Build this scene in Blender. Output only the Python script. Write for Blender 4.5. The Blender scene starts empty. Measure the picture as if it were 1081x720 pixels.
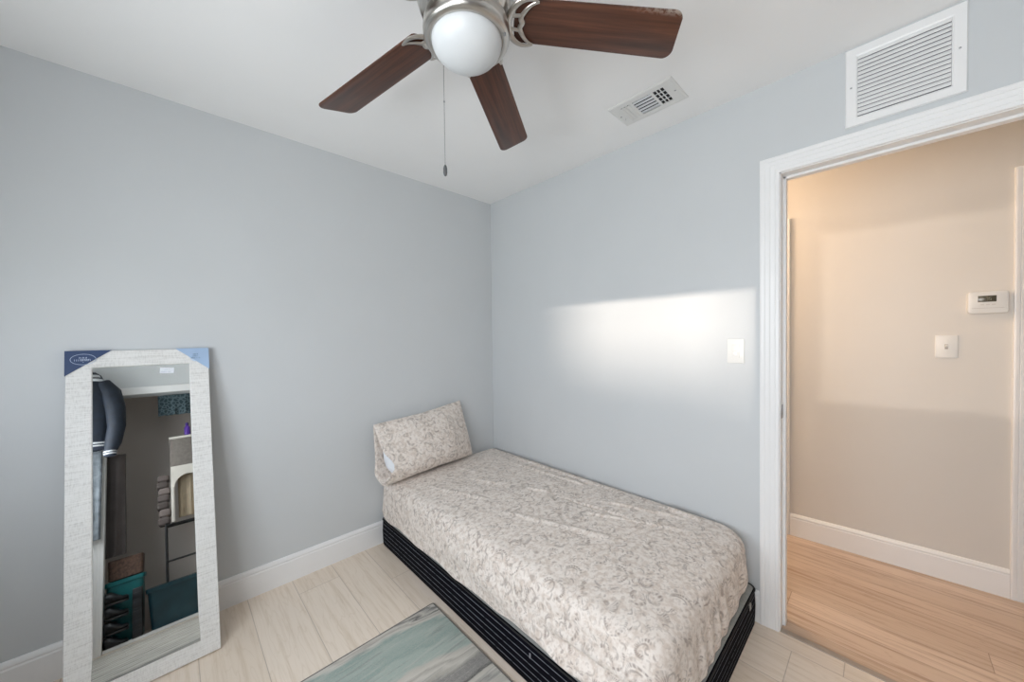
import bpy, bmesh, math, random
from mathutils import Vector, Matrix, noise
random.seed(7)
SC = bpy.context.scene
COL = SC.collection
PI = math.pi

# ------------------------------------------------------------------ camera
CAM_LOC = Vector((-1.9408, -2.2703, 1.3345))
FPX, PPY, YAW, PITCH, ROLL = 375.538, 362.654, .8081, .0188, -.0131
f0 = Vector((math.cos(YAW), math.sin(YAW), 0)); r0 = Vector((math.sin(YAW), -math.cos(YAW), 0)); u0 = Vector((0, 0, 1))
F = f0*math.cos(PITCH) - u0*math.sin(PITCH); u1 = u0*math.cos(PITCH) + f0*math.sin(PITCH)
R = r0*math.cos(ROLL) + u1*math.sin(ROLL); U = u1*math.cos(ROLL) - r0*math.sin(ROLL)
cd = bpy.data.cameras.new('camera'); cam = bpy.data.objects.new('camera', cd); COL.objects.link(cam)
cd.sensor_width = 36; cd.lens = 36*FPX/1081; cd.shift_y = (PPY-360)/1081; cd.clip_start = .02
M = Matrix((R, U, -F)).transposed().to_4x4(); M.translation = CAM_LOC
cam.matrix_world = M
SC.camera = cam

# ------------------------------------------------------------------ light
SC.view_settings.view_transform = 'Standard'; SC.view_settings.look = 'None'
SC.view_settings.exposure = 0.0; SC.view_settings.gamma = 1.0
SC.view_settings.use_curve_mapping = False
SC.cycles.use_denoising = True
SC.cycles.max_bounces = 14; SC.cycles.diffuse_bounces = 10; SC.cycles.glossy_bounces = 6
SC.cycles.sample_clamp_indirect = 6
w = bpy.data.worlds.new('sky'); SC.world = w; w.use_nodes = True
bg = w.node_tree.nodes['Background']; bg.inputs[0].default_value = (.72, .84, 1, 1); bg.inputs[1].default_value = .9

def lamp(name, kind, loc, energy, color, rot=(0, 0, 0), **kw):
    d = bpy.data.lights.new(name, kind); d.energy = energy; d.color = color
    for k, v in kw.items(): setattr(d, k, v)
    o = bpy.data.objects.new(name, d); COL.objects.link(o); o.location = loc; o.rotation_euler = rot
    return o
# low afternoon sun that comes level through the gap under the blind
sd = Vector((1, -.015, -.0175)).normalized()
lamp('sun', 'SUN', (-6, -1.4, 1.6), 2.5, (1, .86, .73), Vector((-sd.x, -sd.y, -sd.z)).to_track_quat('Z', 'Y').to_euler(), angle=math.radians(.85))
# daylight at the window
lamp('window_daylight', 'AREA', (-2.79, -1.35, 1.28), 19, (.88, .94, 1), (0, -PI/2, 0), shape='RECTANGLE', size=.62, size_y=.9)
# added daylight at a made-up second window, behind and left of the camera
lamp('added_rear_daylight', 'AREA', (-2.79, -2.37, 1.40), 29, (.96, .975, 1), (0, -PI/2, 0), shape='RECTANGLE', size=.92, size_y=.70)
# warm lamp in the hall
lamp('hall_lamp', 'POINT', (.50, -1.05, 2.22), 31, (1, .69, .44), shadow_soft_size=.10)

# ------------------------------------------------------------------ materials
class NT:
    def __init__(s, name, rough=.6, metal=0., color=(.8, .8, .8), spec=.5):
        s.m = bpy.data.materials.new(name); s.m.use_nodes = True
        s.t = s.m.node_tree; s.b = s.t.nodes['Principled BSDF']
        s.b.inputs['Base Color'].default_value = (*color, 1); s.b.inputs['Roughness'].default_value = rough
        s.b.inputs['Metallic'].default_value = metal; s.b.inputs['Specular IOR Level'].default_value = spec
    def n(s, typ, **kw):
        x = s.t.nodes.new(typ)
        for k, v in kw.items(): setattr(x, k, v)
        return x
    def put(s, sock, v):
        if hasattr(v, 'links') or hasattr(v, 'is_linked'): s.t.links.new(v, sock)
        else: sock.default_value = v
    def math(s, op, a, b=0., c=0., clamp=False):
        x = s.n('ShaderNodeMath', operation=op, use_clamp=clamp)
        for i, v in enumerate((a, b, c)): s.put(x.inputs[i], v)
        return x.outputs[0]
    def pos(s):
        return s.n('ShaderNodeTexCoord').outputs['Object']
    def sep(s, v):
        x = s.n('ShaderNodeSeparateXYZ'); s.put(x.inputs[0], v); return x.outputs
    def comb(s, a, b, c):
        x = s.n('ShaderNodeCombineXYZ')
        for i, v in enumerate((a, b, c)): s.put(x.inputs[i], v)
        return x.outputs[0]
    def scale(s, v, xyz):
        x = s.n('ShaderNodeVectorMath', operation='MULTIPLY'); s.put(x.inputs[0], v); x.inputs[1].default_value = xyz; return x.outputs[0]
    def add(s, a, b):
        x = s.n('ShaderNodeVectorMath', operation='ADD'); s.put(x.inputs[0], a); s.put(x.inputs[1], b); return x.outputs[0]
    def noise(s, v, scale, detail=4, rough=.5, out='Fac'):
        x = s.n('ShaderNodeTexNoise'); s.put(x.inputs['Vector'], v); x.inputs['Scale'].default_value = scale
        x.inputs['Detail'].default_value = detail; x.inputs['Roughness'].default_value = rough; return x.outputs[out]
    def white(s, v):
        x = s.n('ShaderNodeTexWhiteNoise', noise_dimensions='3D'); s.put(x.inputs['Vector'], v); return x.outputs['Value']
    def voro(s, v, scale, out='Distance', feature='F1', rnd=1.):
        x = s.n('ShaderNodeTexVoronoi', feature=feature); s.put(x.inputs['Vector'], v); x.inputs['Scale'].default_value = scale
        x.inputs['Randomness'].default_value = rnd; return x.outputs[out]
    def ramp(s, f, stops, interp='LINEAR'):
        x = s.n('ShaderNodeValToRGB'); s.put(x.inputs[0], f); r = x.color_ramp; r.interpolation = interp
        while len(r.elements) < len(stops): r.elements.new(.5)
        for e, (p, c) in zip(r.elements, stops): e.position = p; e.color = (*c, 1) if len(c) == 3 else c
        return x.outputs[0]
    def mix(s, f, a, b, mode='MIX'):
        x = s.n('ShaderNodeMix', data_type='RGBA', blend_type=mode)
        s.put(x.inputs[0], f)
        for i, v in ((6, a), (7, b)):
            s.put(x.inputs[i], (*v, 1) if isinstance(v, tuple) and len(v) == 3 else v)
        return x.outputs[2]
    def smooth(s, v, lo, hi):
        x = s.n('ShaderNodeMapRange', interpolation_type='SMOOTHSTEP'); s.put(x.inputs[0], v)
        x.inputs[1].default_value = lo; x.inputs[2].default_value = hi; return x.outputs[0]
    def base(s, c): s.put(s.b.inputs['Base Color'], c)
    def bump(s, h, strength=.2, dist=.01):
        x = s.n('ShaderNodeBump'); s.put(x.inputs['Height'], h); x.inputs['Strength'].default_value = strength; x.inputs['Distance'].default_value = dist
        s.t.links.new(x.outputs[0], s.b.inputs['Normal'])

def plain(name, color, rough=.6, metal=0., spec=.5, var=.04, sc=9.):
    k = NT(name, rough, metal, color, spec)
    f = k.noise(k.pos(), sc, 3)
    k.base(k.ramp(f, [(.3, tuple(c*(1-var) for c in color)), (.7, tuple(min(1, c*(1+var)) for c in color))]))
    return k

def paint(name, color, rough=.45):
    k = plain(name, color, rough, var=.012, sc=2.5, spec=.35)
    k.bump(k.noise(k.pos(), 260, 2), .035, .004)
    return k.m

M_WALL = paint('grey_paint', (.592, .613, .626))
M_HALL = paint('hall_paint', (.66, .635, .60))
M_CEIL = paint('ceiling_paint', (.88, .88, .875), .8)
M_TRIM = plain('white_gloss_paint', (.83, .83, .83), .35, var=.01).m
M_WHITE = plain('white_plastic', (.74, .74, .725), .4, var=.01).m
M_DARK = plain('duct_shade_dark', (.02, .02, .022), .9).m
M_GREYMETAL = plain('grey_enamel', (.62, .63, .65), .45, var=.02).m
M_STEEL = plain('screw_steel', (.35, .35, .36), .35, .9).m

def planks(name, width, length, cols, seam, grain_c, gs, rough, xoff=0., yoff=0., streak=.35, cath=.2):
    k = NT(name, rough, spec=.4)
    p = k.sep(k.pos())
    gx = k.math('DIVIDE', k.math('ADD', p[0], xoff), width); row = k.math('FLOOR', gx); fx = k.math('FRACT', gx)
    off = k.math('MULTIPLY', k.white(k.comb(row, 3.3, 0)), length)
    gy = k.math('DIVIDE', k.math('ADD', k.math('ADD', p[1], yoff), off), length); cel = k.math('FLOOR', gy); fy = k.math('FRACT', gy)
    rid = k.white(k.comb(row, cel, 1.7))
    base = k.ramp(rid, cols)
    sv = k.comb(k.math('MULTIPLY', p[0], gs), k.math('ADD', k.math('MULTIPLY', p[1], gs*.05), k.math('MULTIPLY', rid, 40)), k.math('MULTIPLY', rid, 9))
    g = k.noise(sv, 1., 6, .62)
    g2 = k.noise(k.comb(k.math('MULTIPLY', p[0], 9), k.math('ADD', k.math('MULTIPLY', p[1], 1.1), k.math('MULTIPLY', rid, 23)), 0.), 1., 3)
    c = k.mix(k.math('MULTIPLY', k.smooth(g, .45, .72), streak), base, grain_c)
    ring = k.math('ABSOLUTE', k.math('SINE', k.math('MULTIPLY', g2, 46)))
    c = k.mix(k.math('MULTIPLY', k.smooth(ring, .35, .0), cath), c, grain_c)
    ex = k.math('MULTIPLY', k.math('MINIMUM', fx, k.math('SUBTRACT', 1., fx)), width)
    ey = k.math('MULTIPLY', k.math('MINIMUM', fy, k.math('SUBTRACT', 1., fy)), length)
    e = k.math('MINIMUM', ex, ey)
    sm = k.smooth(e, .0022, .0006)
    c = k.mix(k.math('MULTIPLY', sm, .5), c, seam)
    k.base(c)
    k.bump(k.math('SUBTRACT', k.math('MULTIPLY', g, .15), sm), .25, .002)
    return k.m
M_FLOOR = planks('pale_oak_planks', .20, 1.22, [(0, (.745, .635, .525)), (.5, (.84, .735, .625)), (1, (.77, .665, .565))], (.30, .23, .18), (.60, .48, .35), 60, .42, .09, .3, .5, .22)
M_HALLFLOOR = planks('tan_laminate_planks', .128, 1.5, [(0, (.55, .43, .335)), (.5, (.65, .52, .42)), (1, (.49, .37, .28))], (.16, .10, .07), (.33, .215, .145), 42, .35, .04, .4, .8, .22)

# ------------------------------------------------------------------ mesh helpers
class MB:
    def __init__(s): s.bm = bmesh.new()
    def box(s, a, b, bev=0., seg=2):
        x0, x1 = sorted((a[0], b[0])); y0, y1 = sorted((a[1], b[1])); z0, z1 = sorted((a[2], b[2]))
        t = bmesh.new()
        v = [t.verts.new(p) for p in ((x0, y0, z0), (x1, y0, z0), (x1, y1, z0), (x0, y1, z0), (x0, y0, z1), (x1, y0, z1), (x1, y1, z1), (x0, y1, z1))]
        for q in ((3, 2, 1, 0), (4, 5, 6, 7), (0, 1, 5, 4), (1, 2, 6, 5), (2, 3, 7, 6), (3, 0, 4, 7)): t.faces.new([v[i] for i in q])
        if bev: bmesh.ops.bevel(t, geom=t.edges[:], offset=bev, segments=seg, affect='EDGES', profile=.5)
        s._merge(t); return s
    def _merge(s, t, mat=None):
        if mat is not None: bmesh.ops.transform(t, matrix=mat, verts=t.verts)
        vm = {v: s.bm.verts.new(v.co) for v in t.verts}
        for fc in t.faces:
            try: s.bm.faces.new([vm[v] for v in fc.verts])
            except ValueError: pass
        t.free()
    def prism(s, poly, d, mat=None, bev=0.):
        """poly in local XY, extruded along Z by d, then placed by mat"""
        t = bmesh.new(); n = len(poly)
        a = [t.verts.new((x, y, 0)) for x, y in poly]; b = [t.verts.new((x, y, d)) for x, y in poly]
        t.faces.new(a[::-1]); t.faces.new(b)
        for i in range(n): t.faces.new((a[i], a[(i+1) % n], b[(i+1) % n], b[i]))
        bmesh.ops.recalc_face_normals(t, faces=t.faces[:])
        if bev: bmesh.ops.bevel(t, geom=t.edges[:], offset=bev, segments=2, affect='EDGES', profile=.5)
        s._merge(t, mat); return s
    def loops(s, rings, cap0=True, cap1=True, closed=True):
        vs = [[s.bm.verts.new(p) for p in r] for r in rings]; n = len(vs[0])
        for a, b in zip(vs, vs[1:]):
            for i in range(n if closed else n-1):
                j = (i+1) % n
                s.bm.faces.new((a[i], a[j], b[j], b[i]))
        if cap0 and closed: s.bm.faces.new(vs[0][::-1])
        if cap1 and closed: s.bm.faces.new(vs[-1])
        return s
    def lathe(s, prof, c=(0, 0, 0), n=48, caps=(True, True)):
        return s.loops([[(c[0]+r*math.cos(2*PI*i/n), c[1]+r*math.sin(2*PI*i/n), c[2]+z) for i in range(n)] for r, z in prof], *caps)
    def tube(s, pts, r, n=8, flat=1.):
        pts = [Vector(p) for p in pts]; rs = r if isinstance(r, (list, tuple)) else [r]*len(pts); rings = []; up = None
        for i, p in enumerate(pts):
            d = (pts[min(i+1, len(pts)-1)] - pts[max(i-1, 0)]).normalized()
            if up is None: up = Vector((0, 0, 1)) if abs(d.z) < .9 else Vector((1, 0, 0))
            a = d.cross(up).normalized(); b = a.cross(d).normalized(); up = b
            rings.append([p + (a*math.cos(2*PI*k/n) + b*math.sin(2*PI*k/n)*flat)*rs[i] for k in range(n)])
        return s.loops(rings)
    def grid(s, fn, nu, nv):
        vs = [[s.bm.verts.new(fn(i/nu, j/nv)) for j in range(nv+1)] for i in range(nu+1)]
        for i in range(nu):
            for j in range(nv): s.bm.faces.new((vs[i][j], vs[i+1][j], vs[i+1][j+1], vs[i][j+1]))
        return s

ORG = {}
def link(o, parent, org):
    COL.objects.link(o); ORG[o.name] = Vector(org)
    if parent is not None: o.parent = parent
def obj(name, mb, mat, parent=None, origin=None, smooth=30, recalc=True, mat_world=None):
    """one mesh object from world-space geometry; its origin is its parent's origin unless one is given"""
    bm = mb.bm if isinstance(mb, MB) else mb
    if recalc: bmesh.ops.recalc_face_normals(bm, faces=bm.faces[:])
    if mat_world is not None: bmesh.ops.transform(bm, matrix=mat_world, verts=bm.verts)
    po = ORG[parent.name] if parent is not None else Vector((0, 0, 0))
    og = Vector(origin) if origin is not None else po
    bmesh.ops.translate(bm, vec=-og, verts=bm.verts)
    if smooth:
        lim = math.radians(smooth)
        for e in bm.edges:
            e.smooth = not (len(e.link_faces) == 2 and e.calc_face_angle(0) > lim)
        for fc in bm.faces: fc.smooth = True
    me = bpy.data.meshes.new(name); bm.to_mesh(me); bm.free()
    if mat: me.materials.append(mat.m if isinstance(mat, NT) else mat)
    o = bpy.data.objects.new(name, me); o.location = og - po
    link(o, parent, og); return o
def empty(name, loc):
    o = bpy.data.objects.new(name, None); o.location = loc; o.empty_display_size = .1; link(o, None, loc); return o
def tag(o, label, cat, group=None):
    o['label'] = label; o['category'] = cat
    if group: o['group'] = group
    return o
def thing(name, loc, label, cat, group=None): return tag(empty(name, loc), label, cat, group)
def struct(o): o['kind'] = 'structure'; return o
def text(name, body, size, mat, parent, loc, rot, extr=.0004, align='CENTER'):
    c = bpy.data.curves.new(name, 'FONT'); c.body = body; c.size = size; c.align_x = align; c.align_y = 'CENTER'; c.extrude = extr
    c.materials.append(mat); o = bpy.data.objects.new(name, c); o.location = Vector(loc) - ORG[parent.name]; o.rotation_euler = rot
    link(o, parent, loc); return o

# ================================================================== STRUCTURE
H = 2.44
XW, YB = -2.72, -2.86          # window wall, closet wall
DY0, DY1, DZ = -1.952, -2.735, 2.036   # bedroom doorway
m = MB(); m.box((XW-.12, YB-.9, -.06), (.012, .12, 0)); struct(obj('floor', m, M_FLOOR))
m = MB(); m.box((.012, -4.2, -.06), (1.5, 0.2, 0)); struct(obj('floor_hall', m, M_HALLFLOOR))
m = MB(); m.box((XW-.12, YB-.9, H), (.11, .12, H+.06)); struct(obj('ceiling', m, M_CEIL))
m = MB(); m.box((.11, -4.2, H), (1.5, 0.2, H+.06)); struct(obj('ceiling_hall', m, M_CEIL))
m = MB(); m.box((XW-.12, 0, 0), (0, .12, H)); struct(obj('wall_left', m, M_WALL))
m = MB(); m.box((0, .12, 0), (.11, DY0-0, H)); m.box((0, DY0, DZ), (.11, DY1, H)); m.box((0, DY1, 0), (.11, YB-.9, H))
struct(obj('wall_right', m, M_WALL))
# wall with the window (left of the camera, outside the frame)
WY0, WY1, WZ0, WZ1 = -.30, -1.85, .92, 2.06
VY0, VY1 = -1.90, -2.72          # added second window in the same wall, placed for its light
m = MB(); m.box((XW-.12, .0, 0), (XW, WY0, H)); m.box((XW-.12, WY1, 0), (XW, VY0, H)); m.box((XW-.12, VY1, 0), (XW, YB-.9, H))
for a_, b_ in ((WY0, WY1), (VY0, VY1)): m.box((XW-.12, a_, 0), (XW, b_, WZ0)); m.box((XW-.12, a_, WZ1), (XW, b_, H))
struct(obj('wall_window', m, M_WALL))
# wall behind the camera with the closet opening
CX0, CX1, CZ = -2.40, -1.05, 1.98
m = MB(); m.box((XW, YB, 0), (CX0, YB-.1, H)); m.box((CX1, YB, 0), (0, YB-.1, H)); m.box((CX0, YB, CZ), (CX1, YB-.1, H)); struct(obj('wall_closet', m, M_WALL))
M_CLOSET = paint('closet_paint', (.60, .54, .50))
m = MB(); m.box((XW, YB-.72, 0), (0, YB-.8, H)); struct(obj('wall_closet_back', m, M_CLOSET))
# baseboards
def bb_profile():
    return [(0, 0), (.014, 0), (.014, .112), (.0115, .117), (.0115, .121), (.0135, .124), (.0125, .131), (.006, .141), (0, .143)]
def baseboard(name, p0, p1, nrm, mat=M_TRIM):
    p0 = Vector(p0); p1 = Vector(p1); nrm = Vector(nrm)
    m = MB(); m.loops([[p + nrm*d + Vector((0, 0, z)) for d, z in bb_profile()] for p in (p0, p1)])
    return struct(obj(name, m, mat, smooth=25))
baseboard('baseboard_left', (XW, 0, 0), (0, 0, 0), (0, -1, 0))
baseboard('baseboard_right', (0, -.014, 0), (0, -1.882, 0), (-1, 0, 0))
# door casing, swept with mitred corners
CAS = [(0, 0), (0, .009), (.003, .0115), (.013, .0118), (.0155, .0104), (.018, .0118), (.032, .0135), (.0345, .0122), (.037, .0138), (.050, .0152), (.0525, .0138), (.055, .0158), (.066, .0172), (.0715, .0155), (.0725, 0)]
def casing(name, ya, yb, z1, x, sx, mat=M_TRIM, mw=None, legs=(True, True)):
    m = MB(); rings = []
    for i in range(4):
        rr = []
        for wd, d in CAS:
            y = (ya + wd) if i < 2 else (yb - wd)
            z = 0 if i in (0, 3) else z1 + wd
            rr.append((x + sx*d, y, z))
        rings.append(rr)
    if not legs[1]: rings = rings[:3]
    m.loops(rings)
    return struct(obj(name, m, mat, smooth=20, mat_world=mw))
casing('trim_1', DY0, DY1, DZ, 0, -1)
casing('trim_2', DY0, DY1, DZ, .11, 1)
m = MB()
for ya, s_ in ((DY0, -1), (DY1, 1)):
    m.box((0, ya, 0), (.11, ya + s_*.003, DZ)); m.box((.05, ya, 0), (.085, ya+s_*.014, DZ-.003), .002)
m.box((0, DY0, DZ), (.11, DY1, DZ-.003)); m.box((.05, DY0-.003, DZ-.003), (.085, DY1+.003, DZ-.014), .002)
struct(obj('door_jamb', m, M_TRIM, smooth=20))
sp = MB(); sp.box((.012, DY0-.003, .955), (.042, DY0-.0055, 1.015), .001); sp.box((.02, DY0-.005, .972), (.034, DY0-.0062, .998), .0005)
tag(obj('strike_plate', sp, M_STEEL, origin=(.027, DY0-.003, .985)), 'small dark metal strike plate set in the white bedroom door jamb', 'strike plate')
# seam strip between the two floors
m = MB(); m.loops([[(.0 + x, y, z) for x, z in ((-.004, 0), (-.002, .003), (.012, .0045), (.026, .003), (.03, 0))] for y in (DY0-.003, DY1+.003)])
struct(obj('trim_threshold', m, plain('threshold_vinyl', (.36, .30, .25), .5).m))

# hall wall, a little out of square: local frame, s runs along the wall (-y), d out of the wall towards the bedroom
HA = math.radians(3.3)
HM = Matrix.Translation((1.0, -1.8, 0)) @ Matrix.Rotation(HA, 4, 'Z')
def hl(m, *a, **k): return m
# in that frame: wall plane local x = 0, the hall is on the -x side, y runs as in the room (relative to -1.8)
m = MB(); m.box((0, -2.5, 0), (.1, 2.2, H)); struct(obj('wall_hall', m, M_HALL, mat_world=HM))
pr = MB(); pr.loops([[(-d, y, z) for d, z in bb_profile()] for y in (-.0425, -.909)]); struct(obj('baseboard_hall', pr, M_TRIM, smooth=25, mat_world=HM))
casing('trim_3', -.909-.0725, -2.0, 2.055, 0, -1, mw=HM)
d_ = MB(); d_.box((.012, -.95, .008), (-.002, -2.0, 2.05), .002)
for z0, z1 in ((.22, .95), (1.1, 1.9)): d_.box((-.002, -1.1, z0), (-.008, -1.85, z1), .004)
struct(obj('door_1', d_, M_TRIM, mat_world=HM))
casing('trim_4', .85, .030, 2.01, 0, -1, mw=HM)
d_ = MB(); d_.box((.012, .84, .008), (-.002, .036, 2.005), .002); struct(obj('door_2', d_, M_TRIM, mat_world=HM))
m = MB(); m.box((.11, .1, 0), (1.5, .2, H)); m.box((.11, -4.2, 0), (1.5, -4.1, H)); struct(obj('wall_hall_end', m, M_HALL))

# window (outside the frame): white sash, glass, blind, and added outdoor blocks that shape the sun patch
def window(name, a_, b_):
    wn = struct(empty(name, (XW, (a_+b_)/2, WZ0)))
    m = MB()
    for p, q in (((XW-.09, a_, WZ0), (XW-.04, a_-.04, WZ1)), ((XW-.09, b_, WZ0), (XW-.04, b_+.04, WZ1)), ((XW-.09, a_, WZ0), (XW-.04, b_, WZ0+.05)), ((XW-.09, a_, WZ1-.05), (XW-.04, b_, WZ1))): m.box(p, q, .004)
    obj('window_frame', m, M_TRIM, wn)
    m = MB(); m.box((XW-.03, a_+.05, WZ0-.03), (XW+.05, b_-.05, WZ0), .006); obj('window_sill', m, M_TRIM, wn)
    return wn
wn = window('window_1', WY0, WY1); window('added_window', VY0, VY1)  # the second one is added to bring light from behind the camera
m = MB(); m.box((XW-.035, WY0-.003, 1.592), (XW-.032, WY1+.003, WZ1)); obj('roller_blind', m, plain('blind_fabric', (.8, .79, .76), .8).m, wn)
m = MB(); m.box((XW-.043, WY0-.003, 1.588), (XW-.024, WY1+.003, 1.612), .004); obj('blind_rail', m, M_WHITE, wn)
M_OUT = plain('sun_block_tan', (.5, .47, .42), .9).m
m = MB(); m.box((-33, 20, -.5), (-32.8, -1.45, 1.72)); struct(obj('sun_block_low', m, M_OUT))  # added unseen block, softens the lower edge of the sun patch
m = MB()
for k in range(64):
    y_ = -1.35-.15*k; m.box((-32.0, y_, -.5), (-31.9, y_-.123, 6))
struct(obj('sun_block_slats', m, M_OUT))  # added unseen slats that thin out the sun reaching the hall
m = MB(); m.box((-41, -.22, -.5), (-40, 16, 6)); struct(obj('sun_block_side', m, M_OUT))  # added unseen block, fades the sun patch at its left end
m = MB(); m.box((-60, -40, -.6), (XW-.12, 40, -.5)); struct(obj('ground_outside', m, plain('outdoor_grass', (.2, .24, .1), .9).m))

# closet trim
m = MB(); rings = []
for i in range(4):
    rings.append([((CX0 - wd) if i < 2 else (CX1 + wd), YB + d, 0 if i in (0, 3) else CZ + wd) for wd, d in CAS])
m.loops(rings); struct(obj('trim_5', m, M_TRIM, smooth=20))
m = MB(); m.box((CX0+.002, YB+.0, 0), (CX1-.002, YB-.09, .012), .003)
for k in range(3): m.box((CX0+.002, YB-.012-.028*k, .012), (CX1-.002, YB-.018-.028*k, .02))
struct(obj('trim_closet_track', m, plain('track_white', (.7, .7, .69), .4).m))

# ================================================================== BED
def foundation():
    k = NT('black_pinstripe', .85, spec=.06)
    p = k.sep(k.pos()); z = k.math('FRACT', k.math('DIVIDE', k.math('ADD', p[2], .004), .0272))
    line = k.smooth(k.math('ABSOLUTE', k.math('SUBTRACT', z, .5)), .05, .025)
    sp_ = k.noise(k.pos(), 60, 3)
    line = k.math('MULTIPLY', line, k.math('MULTIPLY', k.smooth(sp_, .25, .5), .85))
    k.base(k.mix(line, (.004, .004, .007), (.30, .32, .36)))
    k.bump(k.noise(k.pos(), 500, 2), .2, .002)
    return k
BX0, BX1, BY0, BY1, BZ = -.985, -.02, -.02, -1.868, .178
bed = thing('box_spring', (-.5, -.94, 0), 'low black box spring with thin white pinstripes standing on the floor under the mattress', 'bed base')
def rrect(x0, x1, y0, y1, r, z, n=8):
    pts = []
    for cx, cy, a0 in ((x1-r, y1-r, 0), (x0+r, y1-r, 90), (x0+r, y0+r, 180), (x1-r, y0+r, 270)):
        for i in range(n+1):
            a = math.radians(a0 + 90*i/n); pts.append((cx+r*math.cos(a), cy+r*math.sin(a), z))
    return pts
m = MB(); rings = []
for z, o in ((.004, .004), (.0, .012), (.012, 0), (.05, -.002), (.10, -.003), (.15, -.001), (.166, .001), (.172, .006)):
    rings.append(rrect(BX0+o, BX1-o, BY1+o, BY0-o, .035, z))
m.loops(rings, True, False); obj('side_cover', m, foundation(), bed, smooth=50)
m = MB(); m.loops([rrect(BX0+.006, BX1-.006, BY1+.006, BY0-.006, .03, .1715), rrect(BX0+.02, BX1-.02, BY1+.02, BY0-.02, .03, .177)], False, True)
obj('top_panel', m, plain('grey_ticking', (.30, .305, .29), .85, var=.1, sc=80), bed)['label'] = 'grey cloth top of the box spring'
pp = rrect(BX0-.001, BX1+.001, BY1-.001, BY0+.001, .036, .1685, 10); m = MB(); m.tube(pp + pp[:2], .0032, 6)
obj('piping', m, plain('black_piping', (.008, .008, .009), .6), bed)
for xx in (-.14, -.78):
    m = MB(); m.box((xx-.012, BY1-.004, .150), (xx+.012, BY1+.03, .1535), .001); m.box((xx-.012, BY1-.005, .128), (xx+.012, BY1-.0035, .152), .0006)
    obj('handle_tab', m, plain('grey_tab', (.35, .34, .32), .6), bed)
m = MB()
m.box((BX0-.0, -1.345, .115), (BX0-.003, -1.352, .135), .001)
obj('corner_staple', m, plain('pale_tag', (.22, .22, .25), .6), bed)

def floral(name, tint=1.0):
    k = NT(name, .85, spec=.2)
    k.b.inputs['Sheen Weight'].default_value = .15
    P0 = k.pos()
    wv = k.n('ShaderNodeVectorMath', operation='SCALE'); k.put(wv.inputs[0], k.noise(P0, 9, 2, .5, 'Color')); wv.inputs['Scale'].default_value = .05
    P = k.add(P0, wv.outputs[0])
    def motif(scale, off, r0_, wd, turns, dash, seed):
        Q = k.add(P, off)
        v = k.n('ShaderNodeTexVoronoi'); k.put(v.inputs['Vector'], Q); v.inputs['Scale'].default_value = scale; v.inputs['Randomness'].default_value = .75
        rel = k.n('ShaderNodeVectorMath', operation='SUBTRACT'); k.put(rel.inputs[0], Q); k.put(rel.inputs[1], v.outputs['Position'])
        q = k.sep(rel.outputs[0]); rnd = k.white(k.scale(v.outputs['Position'], (1, 1, 1)))
        ang = k.math('ARCTAN2', q[1], k.math('ADD', q[0], q[2]))
        d = v.outputs['Distance']
        sp_ = k.math('ADD', d, k.math('MULTIPLY', ang, turns))           # spiral arm
        ring = k.smooth(k.math('ABSOLUTE', k.math('SUBTRACT', sp_, r0_)), wd, wd*.3)
        half = k.smooth(k.math('SINE', k.math('ADD', ang, k.math('MULTIPLY', rnd, 6.28))), -.35, .1)
        dsh = k.smooth(k.math('SINE', k.math('MULTIPLY', ang, dash)), -.5, .2)
        return ring, half, dsh
    r1_, h1_, d1_ = motif(13, (0., 0., 0.), .46, .075, .045, 26, 1)
    r2_, h2_, d2_ = motif(13, (0., 0., 0.), .30, .06, -.03, 1, 2)
    r3_, h3_, d3_ = motif(27, (.33, .71, .2), .40, .12, .07, 1, 3)
    r4_, h4_, d4_ = motif(44, (.13, .41, .7), .38, .16, .06, 1, 4)
    msk = k.smooth(k.noise(P0, 30, 3), .36, .56)
    msk2 = k.smooth(k.noise(k.add(P0, (5., 2., 1.)), 24, 2), .42, .58)
    A = k.math('MULTIPLY', k.math('MULTIPLY', r1_, h1_), k.math('MULTIPLY', k.math('ADD', .35, k.math('MULTIPLY', d1_, .65)), k.math('ADD', .35, k.math('MULTIPLY', msk, .65))))
    B = k.math('MULTIPLY', k.math('MULTIPLY', r2_, h2_), k.math('MULTIPLY', msk, .8))
    C = k.math('MULTIPLY', k.math('MULTIPLY', r3_, h3_), k.math('MULTIPLY', msk2, .75))
    D = k.math('MULTIPLY', k.math('MULTIPLY', r4_, h4_), .34)
    ln = k.math('MAXIMUM', k.math('MAXIMUM', A, B), k.math('MAXIMUM', C, D))
    blot = k.smooth(k.noise(P0, 46, 4, .6), .40, .66)
    c = k.mix(blot, (.79, .725, .67), (.64, .555, .49))
    c = k.mix(k.math('MULTIPLY', ln, .70), c, (.24, .19, .165))
    k.base(c)
    k.bump(k.noise(P0, 420, 2), .12, .002)
    return k.m
M_FLORAL = floral('paisley_print_cotton')

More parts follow.
